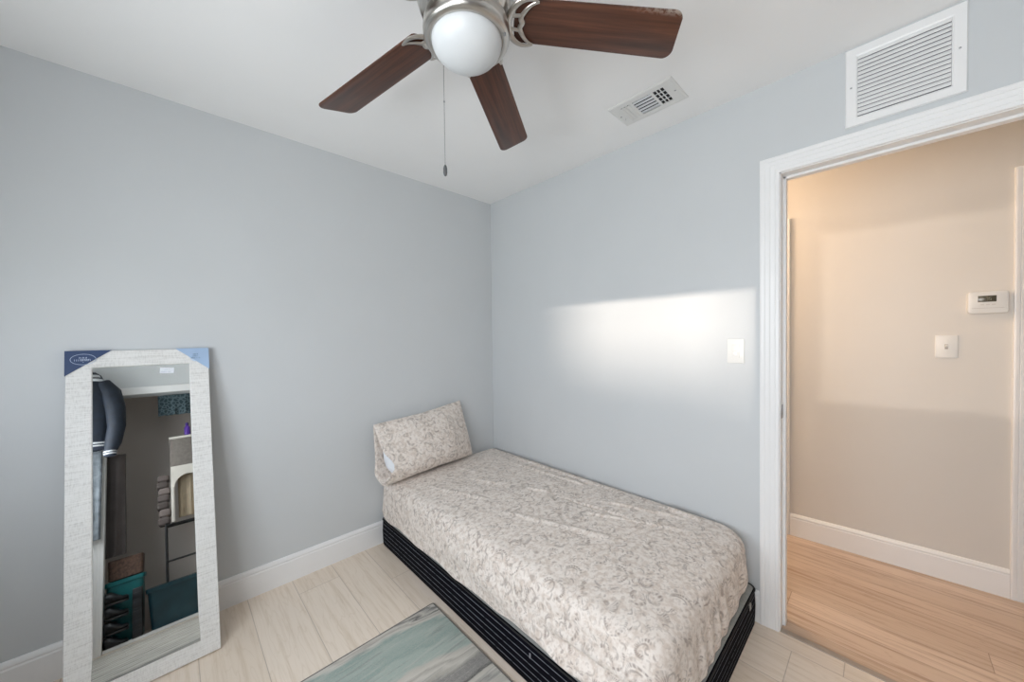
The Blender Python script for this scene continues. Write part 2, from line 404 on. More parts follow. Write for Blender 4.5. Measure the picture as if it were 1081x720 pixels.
MX0, MX1, MY0, MY1 = -.984, -.022, -.025, -1.852
def perim(s, o, z):
    """point on the mattress outline, s in 0..1, inset o; foot corners rounder than head corners"""
    corners = [(MX1, MY0, .05), (MX0, MY0, .05), (MX0, MY1, .11), (MX1, MY1, .13)]
    pts = []
    sx = [1, -1, -1, 1]; sy = [1, 1, -1, -1]
    for (cx, cy, r), a, b, a0 in zip(corners, sx, sy, (0, 90, 180, 270)):
        r2 = max(r - o*.6, .012)
        ccx, ccy = cx - a*(o + r2), cy - b*(o + r2)
        for i in range(9):
            t = math.radians(a0 + 90*i/8); pts.append((ccx + r2*math.cos(t), ccy + r2*math.sin(t)))
    return pts
def dens(pts, n):
    L = [0]
    for i in range(len(pts)):
        a = pts[i]; b = pts[(i+1) % len(pts)]; L.append(L[-1] + math.hypot(b[0]-a[0], b[1]-a[1]))
    out = []; j = 0
    for k in range(n):
        t = L[-1]*k/n
        while L[j+1] < t: j += 1
        a = pts[j]; b = pts[(j+1) % len(pts)]; u = (t-L[j])/max(L[j+1]-L[j], 1e-9)
        out.append((a[0]+(b[0]-a[0])*u, a[1]+(b[1]-a[1])*u))
    return out
def crease(x, y):
    z = 0
    for (ax, ay), (bx, by), h, wd in CREASES:
        dx, dy = bx-ax, by-ay; L2 = dx*dx+dy*dy; t = ((x-ax)*dx+(y-ay)*dy)/L2
        if -.05 < t < 1.05:
            q = (x-ax-dx*t - .012*math.sin(9*t+ax*7))
            pd = abs((x-ax)*dy-(y-ay)*dx)/math.sqrt(L2) + .004*math.sin(14*t)
            z += 1.7*h*math.exp(-(pd/wd)**2)*max(0, min(1, t*6, (1-t)*6))
    return z
CREASES = [((-.12, -.25), (-.10, -1.25), .007, .010), ((-.22, -.45), (-.17, -1.1), .006, .009), ((-.30, -.85), (-.62, -1.25), -.005, .010), ((-.62, -.45), (-.38, -1.0), .005, .010),
           ((-.40, -1.05), (-.36, -1.45), -.006, .008), ((-.55, -.2), (-.45, -.75), .004, .012), ((-.30, -1.2), (-.16, -1.62), .006, .010), ((-.75, -.9), (-.55, -1.5), .005, .014),
           ((-.10, -1.45), (-.12, -1.68), .009, .016), ((-.72, -1.45), (-.30, -1.55), -.004, .010), ((-.85, -.35), (-.7, -.8), .004, .014), ((-.06, -.5), (-.05, -1.4), .005, .012), ((-.5, -1.15), (-.25, -1.7), .004, .008)]
NP = 420
def hem(x, y):
    h = .185 + .012*noise.noise((x*3, y*3.1, 5.)) + .007*noise.noise((x*9, y*9, 1.))
    if x < MX0 + .05: h += .018*math.exp(-((y+1.25)/.16)**2) + .010*math.exp(-((y+.02)/.1)**2) + .006*math.sin(y*17)
    if y < MY1 + .15: h += .010 - .5*.012*noise.noise((x*3, y*3.1, 5.)) - .022*max(0, min(1, (-x-.15)/.6))
    return max(h, .1815) if y < MY1 + .15 else h
PROF = []   # (inset, z-fraction) from the hem up; z handled below
rings = []
side = dens(perim(0, 0, 0), NP)
def ringat(o): return dens(perim(0, o, 0), NP)
TOPZ, RAD = .432, .062
R_IN = ringat(.028); R_0 = ringat(0.)
R_s = [ringat(RAD*(1-math.cos(math.radians(a)))) for a in (0, 15, 30, 45, 60, 75, 90)]
for k in range(11):                         # side wall, from hem upwards
    t = k/10; ring = []
    for i in range(NP):
        bx, by = R_0[i]; ix, iy = R_IN[i]
        nx, ny = bx-ix, by-iy; l = math.hypot(nx, ny) or 1; nx /= l; ny /= l
        hz = hem(bx, by); z = hz + (TOPZ - RAD - hz)*t
        bul = .006*math.sin(t*PI) - (.012*(1-t) if bx > MX0+.1 and by > MY1+.1 else 0)
        foot = max(0, min(1, (MY1+.16-by)/.14)); left = max(0, min(1, (MX0+.08-bx)/.06))
        s_ = i/NP*NP
        along = bx if foot > .5 else by
        g = foot*math.sin(PI*min(1, .12+t*.9))*(.0105*math.sin(along*62 + 2.4*math.sin(along*11) + t*2.2) + .006*noise.noise((along*24, t*1.5, 7.)))
        g += 1.7*left*math.sin(PI*min(1, .25+t*.75))*(.007*noise.noise((along*6 + t*2.4, t*2.2, 3.)) + .006*math.exp(-((t-.5-.55*((along+1.05)*2.2))/.10)**2)*(1 if along < -.75 else .4) + .007*math.exp(-((t-.35-.4*((along+1.35)*2.8))/.09)**2)*(1 if along < -1.05 else 0) + .014*math.sin(t*13+along*5)*max(0, min(1, (-along-1.35)/.2)))
        # tucked outward flare at the lower left hem
        bul += left*.006*(1-t) + foot*(1-t)*(.010*max(0, min(1, (-bx-.15)/.5)) - .002)
        o_ = bul + g
        x = bx + nx*o_; y = by + ny*o_
        if x > -.008: x = -.008
        if y > -.006: y = -.006
        ring.append((x, y, z))
    rings.append(ring)
for q, a in enumerate((15, 30, 45, 60, 75, 90)):
    ring = []
    for i in range(NP):
        x, y = R_s[q+1][i]; z = TOPZ - RAD + RAD*math.sin(math.radians(a))
        z += .003*noise.noise((x*14, y*14, 2.)) * a/90
        ring.append((x, y, z))
    rings.append(ring)
m = MB()
vs = [[m.bm.verts.new(p) for p in r] for r in rings]
for a, b in zip(vs, vs[1:]):
    for i in range(NP): m.bm.faces.new((a[i], a[(i+1) % NP], b[(i+1) % NP], b[i]))
# top: concentric insets with crown and creases
prev = vs[-1]; maxo = .44
for k in range(1, 46):
    o = RAD + (maxo-RAD)*k/45
    ring = []
    for (x, y) in ringat(o):
        e = min(1, (o-RAD)/.22)
        z = TOPZ + .014*(1-(1-e)**2) + crease(x, y)*min(1, (o-RAD)/.05+.3) + .0035*noise.noise((x*5, y*5, 0)) + .0018*noise.noise((x*16, y*11, 4.))
        ring.append(m.bm.verts.new((x, y, z)))
    for i in range(NP): m.bm.faces.new((prev[i], prev[(i+1) % NP], ring[(i+1) % NP], ring[i]))
    prev = ring
m.bm.faces.new(prev)
mat_core = MB(); rr = []
for z, o in ((.179, .06), (.182, .04), (.21, .034), (.36, .034), (.40, .06), (.415, .12)): rr.append([(x, y, z) for x, y in dens(perim(0, o, 0), 160)])
mat_core.loops(rr)
mt = obj('mattress', mat_core, plain('white_mattress_cloth', (.75, .75, .74), .8).m, origin=(-.5, -.94, .18))
tag(mt, 'twin mattress in a cream paisley fitted sheet lying on the black box spring', 'mattress')
sh = obj('fitted_sheet', m, M_FLORAL, mt, smooth=80)
# cream elastic edge along the foot hem
# pillow ---------------------------------------------------------
P_BR, P_BL = Vector((-.312, -.115, .452)), Vector((-1.035, -.175, .445))
P_TR, P_TL = Vector((-.372, -.045, .855)), Vector((-1.045, -.075, .795))
def pcen(u, v):
    b = P_BR.lerp(P_BL, u); t = P_TR.lerp(P_TL, u); return b.lerp(t, v)
pn = (P_TR-P_BR).cross(P_BL-P_BR).normalized()
if pn.y > 0: pn = -pn          # towards the room
NV = 40
def gauss(x, c, w_): return math.exp(-((x-c)/w_)**2)
def sleeve(u, j, thick=1., grow=0.):
    a = 2*PI*j/NV
    c, s_ = math.cos(a), math.sin(a)
    k_ = max(0, (u-.62)/.38)                     # towards the open end
    ear = .03*(1-abs(2*min(u, .95)-.95)/.95)     # edges bow in a little between the corners
    hv = .5 - ear + grow
    vv = .5 + hv*(c if abs(c) > .999 else math.copysign(abs(c)**.8, c))
    T = .088*thick*min(1, (u/.34))**.6 * (1 - .30*k_)
    T *= 1 - k_*.72*max(0, min(1, (vv-.25)/.7))   # upper part of the open end lies flat
    tt = T*abs(s_)**1.25*(1 if s_ > 0 else -1)
    front = tt > 0
    off = tt*((1.0 + .30*(1-vv)) if front else .8)
    off += (.032*(1-vv)*T/.082 if front else 0)
    wr = .004*noise.noise((u*6, vv*5, 3 if front else 8))
    if front:
        wr -= .016*gauss(vv, .30+.06*(1-u), .03)*max(0, min(1, (u-.70)/.2))     # fold running in from the open end
        wr += .006*gauss(vv, .62-.25*u, .05)*gauss(u, .5, .25) - .004*gauss(vv, .85-.2*u, .04)*gauss(u, .3, .2)
    p = pcen(u, vv) + pn*(off + wr)
    if p.y > -.004: p.y = -.004 - .002*abs(s_)
    return p
pil = MB(); rings = []
for i in range(41):
    u = .0 + i/40
    ring = []
    for j in range(NV):
        a = 2*PI*j/NV; c, s_ = math.cos(a), math.sin(a)
        uu = u
        if u > .8:      # open end: front layer drawn back above its fold, back layer sticking out below
            k_ = (u-.8)/.2; vv = .5 + .5*c
            if s_ > 0: uu = u - k_*k_*(.075*gauss(vv, .34, .13) - .012*gauss(vv, .08, .1))
            else: uu = u + k_*(.030*gauss(vv, .22, .16))
        ring.append(sleeve(uu, j))
    rings.append(ring)
pil.loops(rings, True, False)
pw = thing('pillow', (-.68, -.14, .45), 'bed pillow in a cream print case leaning on the wall at the bed head', 'pillow')
pc = obj('pillowcase', pil, floral('paisley_print_pillowcase'), pw, smooth=70, recalc=True)
sol = pc.modifiers.new('cloth', 'SOLIDIFY'); sol.thickness = .0025; sol.offset = 1
inn = MB(); rings = []
for i in range(21):
    u = .04 + .90*i/20; k_ = math.sqrt(max(0, 1-((u-.47)/.47)**6))
    ring = []
    for j in range(NV):
        p = sleeve(min(u, .98), j, .84, -.035); c = pcen(u, .5)
        if i == 20: p = c.lerp(p, .55)
        elif i == 19: p = c.lerp(p, .86)
        ring.append(p)
    rings.append(ring)
inn.loops(rings); obj('pillow_filling', inn, plain('white_pillow_cotton', (.80, .83, .88), .8), pw, smooth=60)['label'] = 'white pillow showing at the open end of its case'

# ================================================================== RUG
def rugmat():
    k = NT('marbled_rug_pile', .95, spec=.1)
    P = k.pos(); p = k.sep(P)
    W = k.add(P, (-1.7, -1.6, 0.))
    wp = k.sep(W)
    wa = k.noise(k.scale(P, (2.4, 3.0, 1)), 1.3, 2)
    wb = k.noise(k.scale(P, (3.0, 16, 1)), 1.6, 4, .6)
    t = k.math('SUBTRACT', k.math('MULTIPLY', wp[0], -.157), wp[1])
    t = k.math('ADD', t, k.math('MULTIPLY', k.math('SUBTRACT', wa, .5), .13))
    t = k.math('ADD', t, k.math('MULTIPLY', k.math('SUBTRACT', wb, .5), .075))
    tf = k.math('FRACT', k.math('DIVIDE', k.math('SUBTRACT', t, .86), .56))
    G1, G2, G3, TL, TD, WH, DK = (.43, .405, .36), (.27, .262, .25), (.56, .53, .475), (.39, .465, .425), (.30, .385, .355), (.63, .60, .545), (.095, .095, .095)
    st = [(0, G1), (.035, WH), (.05, DK), (.065, G2), (.09, G3), (.115, DK), (.135, WH), (.16, G1), (.19, WH), (.23, TD), (.32, TL), (.42, TD), (.45, TL), (.57, TL), (.60, G3), (.64, WH), (.66, G1), (.69, WH), (.72, G1), (.75, G2), (.85, G2), (.875, DK), (.895, G3), (.93, WH), (.96, G2), (.985, WH)]
    c1 = k.ramp(tf, st)
    tg = k.math('FRACT', k.math('DIVIDE', t, .21))
    c2 = k.ramp(tg, [(0, G3), (.1, WH), (.2, DK), (.26, G3), (.4, WH), (.52, G1), (.58, WH), (.7, G2), (.76, G3), (.9, WH)])
    c = k.mix(k.smooth(t, 1.38, 1.46), c1, c2)
    stk = k.smooth(k.noise(k.scale(P, (2.5, 34, 1)), 1.5, 5, .65), .50, .68)
    c = k.mix(k.math('MULTIPLY', stk, .42), c, (.60, .585, .535))
    stk2 = k.smooth(k.noise(k.add(k.scale(P, (2., 28, 1)), (7., 3., 0.)), 1.5, 4, .6), .58, .66)
    c = k.mix(k.math('MULTIPLY', stk2, .38), c, (.20, .21, .20))
    f = k.noise(k.scale(P, (1, 3, 1)), 150, 3)
    c = k.mix(k.math('MULTIPLY', k.smooth(f, .35, .7), .28), c, (.62, .58, .52))
    k.base(c); k.bump(k.noise(P, 500, 2), .5, .004)
    return k.m
RX0, RX1, RY0, RY1 = -2.55, -1.026, -.716, -2.60
m = MB(); m.loops([rrect(RX0+o, RX1-o, RY1+o, RY0-o, .008, z, 3) for z, o in ((.001, 0), (.006, 0), (.0085, .002), (.009, .006))])
rg = obj('area_rug', m, rugmat(), origin=(-1.7, -1.6, 0)); tag(rg, 'low-pile rug with marbled grey, cream and pale teal bands on the floor beside the bed', 'rug')
m = MB(); q = rrect(RX0, RX1, RY1, RY0, .01, .005, 3); m.tube(q + q[:2], .0048, 6); obj('bound_edge', m, plain('rug_binding', (.17, .16, .15), .8), rg)

# ================================================================== MIRROR
MA = math.radians(-11.58); MO = Vector((-2.032, -.295, .0055))
MM = Matrix.Translation(MO) @ Matrix.Rotation(MA, 4, 'X')
mr = thing('leaning_mirror', MO, 'tall white-framed mirror with cardboard corner guards leaning against the left wall', 'mirror')
def mframe():
    k = NT('white_washed_frame', .6, spec=.3)
    P = k.pos()
    g = k.noise(k.scale(P, (14, 160, 300)), 1., 3); g2 = k.noise(k.scale(P, (90, 90, 4)), 3, 2)
    f = k.math('ADD', k.math('MULTIPLY', g, .6), k.math('MULTIPLY', g2, .4))
    k.base(k.ramp(f, [(.32, (.58, .57, .55)), (.5, (.75, .745, .725)), (.7, (.81, .805, .79))])); k.bump(f, .25, .002); return k.m
HW_, LT, BD, TH = .215, 1.32, .069, .024
m = MB(); rings = []
for ins, y in ((.003, TH), (0, TH-.002), (0, .002), (.002, 0), (BD-.004, .0005), (BD-.001, .0025), (BD, .010)):
    rings.append([(-HW_+ins, y, ins), (HW_-ins, y, ins), (HW_-ins, y, LT-ins), (-HW_+ins, y, LT-ins)])
m.loops(rings, True, False); obj('frame', m, mframe(), mr, mat_world=MM, smooth=20)
# the glass is bowed a few millimetres, as cheap sheet mirrors are
BOW = math.radians(2.0)
gx, gz0, gz1 = HW_-BD+.004, BD-.004, LT-BD+.004
def glass(u, v):
    L = gz1-gz0; h = .5*L
    t = v*L
    y = .0095
    if t < h: y -= math.tan(BOW)*(h-t)**2/(2*h)
    return (-gx+2*gx*u, y, gz0+t)
gm = NT('mirror_silver', .012, 1., (.68, .70, .69)); 
m = MB(); m.grid(glass, 8, 60); obj('mirror_glass', m, gm.m, mr, mat_world=MM, smooth=80)
M_NAVY = plain('navy_card', (.018, .045, .125), .5, var=.1).m; M_PALE = plain('pale_blue_card', (.36, .49, .68), .5, var=.05).m
M_INKW = plain('pale_print', (.52, .60, .75), .6).m; M_INKG = plain('white_print', (.72, .78, .86), .6).m; M_INKD = plain('grey_print', (.22, .30, .40), .6).m
def guard(sx, mat, wd, ht):
    m = MB(); t0 = -.0012
    a = [(sx*(HW_+.001), LT+.001), (sx*(HW_-wd), LT+.001), (sx*(HW_+.001), LT-ht)]
    if sx > 0: a = a[::-1]
    T = Matrix.Translation((0, t0, 0)) @ Matrix.Rotation(PI/2, 4, 'X')
    m.prism([(x, z) for x, z in a], .0016, T)
    m.box((sx*(HW_+.0005), t0-.0016, LT-ht), (sx*(HW_+.002), TH, LT+.002))
    m.box((sx*(HW_-wd), t0-.0016, LT+.0005), (sx*(HW_+.002), TH, LT+.002))
    return obj('corner_guard', m, mat, mr, mat_world=MM, smooth=10)
cg1 = guard(-1, M_NAVY, .122, .098); cg1['label'] = 'navy blue cardboard corner guard with an oval emblem'
cg2 = guard(1, M_PALE, .112, .098); cg2['label'] = 'pale blue cardboard corner guard with a round emblem'
YF = -.0032
def bars(m, cx, cz, w_, h_, n, seed):
    rnd = random.Random(seed); x = cx-w_/2; st = w_/n
    for i in range(n):
        b = st*.72; k = rnd.choice((0, 1, 2, 3))
        m.box((x, YF, cz-h_/2), (x+b*.3, YF+.0006, cz+h_/2))
        if k != 0: m.box((x, YF, cz+h_/2-h_*.22), (x+b, YF+.0006, cz+h_/2))
        if k in (1, 3): m.box((x, YF, cz-h_*.1), (x+b*.9, YF+.0006, cz+h_*.12))
        if k in (2, 3): m.box((x+b*.7, YF, cz-h_/2), (x+b, YF+.0006, cz+h_*.4))
        x += st
m = MB(); ec, ez = -HW_+.046, LT-.034
pts = [(ec+.0335*math.cos(2*PI*i/40), YF+.0006, ez+.0215*math.sin(2*PI*i/40)) for i in range(42)]; m.tube(pts, .0009, 5)
bars(m, ec, ez+.006, .022, .0055, 5, 1); bars(m, ec, ez-.003, .046, .0075, 9, 2)
m.lathe([(.0016, 0), (.0016, .001)], (ec, YF, ez-.012), 8)
obj('emblem', m, M_INKW, cg1, mat_world=MM, smooth=0)
m = MB(); ec, ez = HW_-.045, LT-.036
n_ = 24; poly = [(ec+.021*math.cos(2*PI*i/n_)*(1+.06*(i % 2)), ez+.024*math.sin(2*PI*i/n_)*(1+.06*(i % 2))) for i in range(n_)]
m.prism(poly, .0005, Matrix.Translation((0, YF+.0012, 0)) @ Matrix.Rotation(PI/2, 4, 'X'))
obj('emblem', m, plain('pale_print_disc', (.56, .66, .78), .6), cg2, mat_world=MM, smooth=0)
m = MB(); YF = -.0040
bars(m, ec, ez+.009, .018, .005, 4, 5); bars(m, ec, ez+.0, .022, .005, 5, 6); bars(m, ec, ez-.0085, .032, .006, 7, 7)
obj('emblem_lettering', m, M_INKD, cg2, mat_world=MM, smooth=0)
m = MB(); sx_, sz_ = .072, LT-BD-.026
Tst = MM @ Matrix.Translation((sx_, .0078, sz_)) @ Matrix.Rotation(math.radians(3), 4, 'Y')
m.box((-.023, 0, -.0125), (.023, .0012, .0125)); st = obj('price_sticker', m, plain('white_sticker', (.80, .83, .88), .5), mr, mat_world=Tst, smooth=0)
st['label'] = 'small white sticker on the mirror glass'
YF = -.0006; m = MB(); bars(m, -.002, -.006, .034, .004, 9, 9); bars(m, .0, .004, .02, .003, 5, 10)
obj('print_line', m, plain('sticker_print', (.5, .54, .62), .6), st, mat_world=Tst, smooth=0)
m = MB(); m.box((-HW_+.01, TH, .01), (HW_-.01, TH+.002, LT-.01)); obj('backing_board', m, plain('brown_hardboard', (.25, .17, .1), .8), mr, mat_world=MM)

# ================================================================== CEILING FAN
FX, FY, FZ = -1.342, -1.472, 2.216
fan = thing('ceiling_fan', (FX, FY, H), 'five-blade ceiling fan with dark wood blades and a brushed nickel light kit', 'ceiling fan')
def nickel():
    k = NT('brushed_nickel', .28, 1., (.56, .535, .50)); k.base(k.ramp(k.noise(k.scale(k.pos(), (3, 3, 120)), 4, 3), [(.35, (.50, .475, .44)), (.65, (.60, .575, .54))]))
    return k.m
M_NICKEL = nickel()
def walnut(worn=False, c0=(.034, .0135, .009), c1=(.138, .051, .027)):
    k = NT('dark_walnut_veneer' + ('_worn' if worn else ''), .33, spec=.5)
    P = k.n('ShaderNodeTexCoord').outputs['UV']
    u = k.sep(P)
    g = k.noise(k.comb(k.math('MULTIPLY', u[0], 2.2), k.math('MULTIPLY', u[1], 46), u[2]), 1., 6, .6)
    g2 = k.noise(k.comb(k.math('MULTIPLY', u[0], 5), k.math('MULTIPLY', u[1], 150), 2.), 1., 3)
    f = k.math('ADD', k.math('MULTIPLY', g, .75), k.math('MULTIPLY', g2, .25))
    c = k.ramp(f, [(.33, c0), (.52, tuple((a+b)/2 for a, b in zip(c0, c1))), (.68, c1)])
    if worn:
        edge = k.smooth(k.math('MULTIPLY', u[1], -1.), .048, .068); tip = k.smooth(u[0], .40, .64)
        nn = k.noise(k.comb(k.math('MULTIPLY', u[0], 90), k.math('MULTIPLY', u[1], 120), 0.), 1., 4)
        a = k.math('MULTIPLY', k.math('MULTIPLY', edge, tip), k.smooth(nn, .42, .55))
        c = k.mix(k.math('MULTIPLY', a, .8), c, (.45, .40, .35))
    k.base(c); return k.m
M_WALNUT, M_WALNUTW = walnut(), walnut(True)
# canopy, housing
m = MB(); m.lathe([(.0, 0), (.085, 0), (.088, -.01), (.08, -.05), (.05, -.062), (.03, -.066)], (FX, FY, H), 48); obj('canopy', m, M_NICKEL, fan)
m = MB(); m.lathe([(.03, -.062), (.09, -.075), (.118, -.095), (.128, -.13), (.128, -.19), (.12, -.215), (.09, -.232), (.075, -.24)], (FX, FY, H), 64); obj('motor_housing', m, M_NICKEL, fan)
LX, LY = FX-.003, FY-.014
lk = MB(); lk.lathe([(.07, 2.205), (.085, 2.202), (.100, 2.194), (.1105, 2.180), (.1155, 2.166), (.1165, 2.150), (.1155, 2.142), (.1125, 2.136), (.106, 2.131), (.0985, 2.129), (.0955, 2.131), (.0950, 2.137)], (LX, LY, 0), 96, (True, False))
lk2 = obj('light_kit_ring', lk, M_NICKEL, fan, smooth=50)
sc_ = MB(); an = math.radians(-60); sc_.lathe([(.0035, 2.131), (.0035, 2.1255), (.002, 2.1245)], (LX+.107*math.cos(an), LY+.107*math.sin(an), 0), 12)
obj('thumb_screw', sc_, M_STEEL, lk2)
bowl = MB(); prof = []
for i in range(17):
    a = PI/2*i/16; prof.append((.0945*math.cos(a)+.0001, 2.134-.062*math.sin(a)))
bowl.lathe(prof, (LX, LY, 0), 96, (True, True))
kb = NT('frosted_glass', .35, 0., (.66, .68, .70), .4); kb.b.inputs['Subsurface Weight'].default_value = .15; kb.b.inputs['Subsurface Radius'].default_value = (.02, .02, .02)
kb.base(kb.ramp(kb.noise(kb.pos(), 6, 2), [(.3, (.64, .665, .68)), (.7, (.66, .68, .69))]))
obj('glass_bowl', bowl, kb.m, fan, smooth=60)['label'] = 'frosted white glass light bowl'
# pull chain
cx_, cy_ = -1.345, -1.371
chn = MB(); m = MB(); zz = 2.135
while zz > 1.842:
    bmesh.ops.create_uvsphere(m.bm, u_segments=6, v_segments=4, radius=.0012, matrix=Matrix.Translation((cx_, cy_, zz))); zz -= .0028
m.tube([(cx_, cy_, 2.137), (cx_, cy_, 1.842)], .0006, 5)
bmesh.ops.create_uvsphere(m.bm, u_segments=8, v_segments=6, radius=.003, matrix=Matrix.Translation((cx_, cy_, 2.03)))
m.tube([(LX+.0*0, LY+.098, 2.14), (cx_, cy_, 2.137)], .0015, 6)
ch = obj('pull_chain', m, plain('chain_steel', (.34, .34, .35), .35, .8), fan)
m = MB(); m.lathe([(.0012, 1.846), (.004, 1.842), (.0058, 1.834), (.0058, 1.822), (.0045, 1.815), (.001, 1.812)], (cx_, cy_, 0), 16); obj('chain_fob', m, plain('fob_dark_metal', (.14, .145, .15), .35, .7), ch)
# blades
def blade_outline(r0, r1, w0, w1):
    pts = []
    for i in range(9):                                  # root arc
        a = math.radians(90 + 180*i/8); pts.append((r0+.018+.018*math.cos(a), w0*math.sin(a)))
    cr = .03
    a0 = [(r1-.052, -w1)]
    for i in range(7):
        t = i/6; a = math.radians(-90 + 62*t); pts.append((r1-.052+.034*math.cos(a)*1.0, -w1+.034+.034*math.sin(a)))
    for i in range(7):
        t = i/6; a = math.radians(-10 + 100*t); pts.append((r1-.024+.024*math.cos(a), w1-.024+.024*math.sin(a)))
    return pts
def blade(ang, r1, pitch, mat, flip=1, w1=.067):
    B = Matrix.Translation((FX, FY, FZ)) @ Matrix.Rotation(math.radians(ang), 4, 'Z') @ Matrix.Rotation(math.radians(pitch), 4, 'X')
    m = MB(); out = blade_outline(.137, r1, .057, w1)
    out = [(x, y*flip) for x, y in out]
    if flip < 0: out = out[::-1]
    m.prism(out, .0055, Matrix.Translation((0, 0, -.003)), bev=.0012)
    bm = m.bm; uvl = bm.loops.layers.uv.new('UVMap')
    for fc in bm.faces:
        for l in fc.loops: l[uvl].uv = (l.vert.co.x, l.vert.co.y*flip)
    b = obj('blade', m, mat, fan, mat_world=B, smooth=25)
    # crescent blade iron under the blade root
    z = -.0075; arm = MB(); x0 = .176
    arm.tube([(.06, 0, -.012), (.09, 0, -.014), (.122, 0, -.009)], [.012, .010, .009], 8, .55)
    oc = [(x0 + .056*math.cos(math.radians(a)), .0605*math.sin(math.radians(a)), z) for a in range(66, 295, 8)]
    rr_ = [.0034 + .0060*math.sin(PI*i/(len(oc)-1)) for i in range(len(oc))]
    arm.tube(oc, rr_, 8, .55)
    def sc(y): return x0 - .021 + .0573 - math.sqrt(.0573**2-y*y) + .005*math.exp(-(y/.006)**2) - .002*math.exp(-((abs(y)-.017)/.008)**2)
    ys_ = [-.0555+.111*i/40 for i in range(41)]
    arm.tube([(sc(y), y, z) for y in ys_], [.0032+.0042*math.sin(PI*i/40) for i in range(41)], 8, .55)
    for ya in (.016, -.016):
        arm.tube([(x0-.055*math.cos(math.asin(ya/.0605)), ya, z), (sc(ya*1.2), ya*1.2, z)], .0052, 8, .6)
    ai = obj('blade_iron', arm, M_NICKEL, fan, mat_world=B, smooth=60)
    return b
wb_ = blade(-36.6, .632, -12, M_WALNUTW); wb_['label'] = 'blade with its veneer chipped along one edge'
for ang, r1 in ((34.2, .688), (100.6, .688), (174.6, .66), (247., .645)): blade(ang, r1, -12, M_WALNUT)

# ================================================================== VENTS, PLATES
def slot_vent():
    x0, x1, y0, y1 = -.378, -.180, -1.328, -1.637
    zt = H
    v = thing('ceiling_register', ((x0+x1)/2, (y0+y1)/2, H), 'white three-way air register set in the ceiling near the right wall', 'air vent')
    # plate with openings: rows of strips
    ox0, ox1 = x0+.038, x1-.040
    ys = [y0-.052, y0-.098, y0-.11, y0-.198, y0-.21, y0-.257]   # three openings
    zb, z1 = H-.0065, H-.0045
    m = MB()
    m.loops([[(x0+i, y1+i, z), (x1-i, y1+i, z), (x1-i, y0-i, z), (x0+i, y0-i, z)] for z, i in ((H-.0005, 0), (H-.003, .0005), (zb, .010))], False, False)
    def pl(a, b): m.box((a[0], a[1], zb), (b[0], b[1], z1))
    pl((x0+.01, y1+.01), (ox0, y0-.01)); pl((ox1, y1+.01), (x1-.01, y0-.01))
    e = [y0-.01] + ys + [y1+.01]
    for i in range(0, len(e), 2): pl((ox0, e[i]), (ox1, e[i+1]))
    obj('face_plate', m, M_WHITE, v, smooth=15)
    m = MB(); m.box((ox0, y1+.03, H-.0012), (ox1, y0-.03, H-.0002)); obj('duct_shade_sheet', m, M_DARK, v)  # flat dark sheet, painted-in shade of the duct behind the vanes
    # far section (towards left wall): three white curved vanes turned to the viewer
    for k in range(3):
        m = MB(); yc = ys[0]-.001-.0155*k
        m.loops([[(x, yc-d, z) for d, z in ((.0140, H-.0015), (.0125, H-.006), (.004, H-.0120), (-.001, H-.0128), (-.001, H-.0118), (.0035, H-.0108), (.011, H-.005), (.0125, H-.0015))] for x in (ox0, ox1)])
        obj('vane', m, M_WHITE, v, smooth=60)
    for k in range(5):
        m = MB(); xc = ox0+.003+.0235*k
        m.loops([[(xc+d, y, z) for d, z in ((.0055, H-.0015), (.0065, H-.0012), (.0115, H-.0085), (.0095, H-.0095))] for y in (ys[2], ys[3])])
        obj('vane', m, M_GREYMETAL, v, smooth=60)
    for k in range(2):
        m = MB(); yc = ys[4]-.0155*(k+1); m.box((ox0, yc+.0022, zb), (ox1, yc-.0022, z1)); obj('vane', m, M_WHITE, v)
    for k in range(3):
        m = MB(); xc = ox0+(ox1-ox0)*(k+1)/4; m.box((xc-.002, ys[4], zb+.001), (xc+.002, ys[5], zb+.003)); obj('vane', m, M_GREYMETAL, v)
    for yy in (y0-.022, y1+.022):
        m = MB(); m.lathe([(.0042, zb), (.0042, zb-.001), (.002, zb-.002)], ((x0+x1)/2, yy, 0), 10); obj('screw', m, M_STEEL, v)
    m = MB(); m.tube([((x0+x1)/2+.028, y0-.028, zb), ((x0+x1)/2+.02, y0-.034, zb-.012)], .0022, 6); obj('damper_lever', m, M_GREYMETAL, v)
slot_vent()
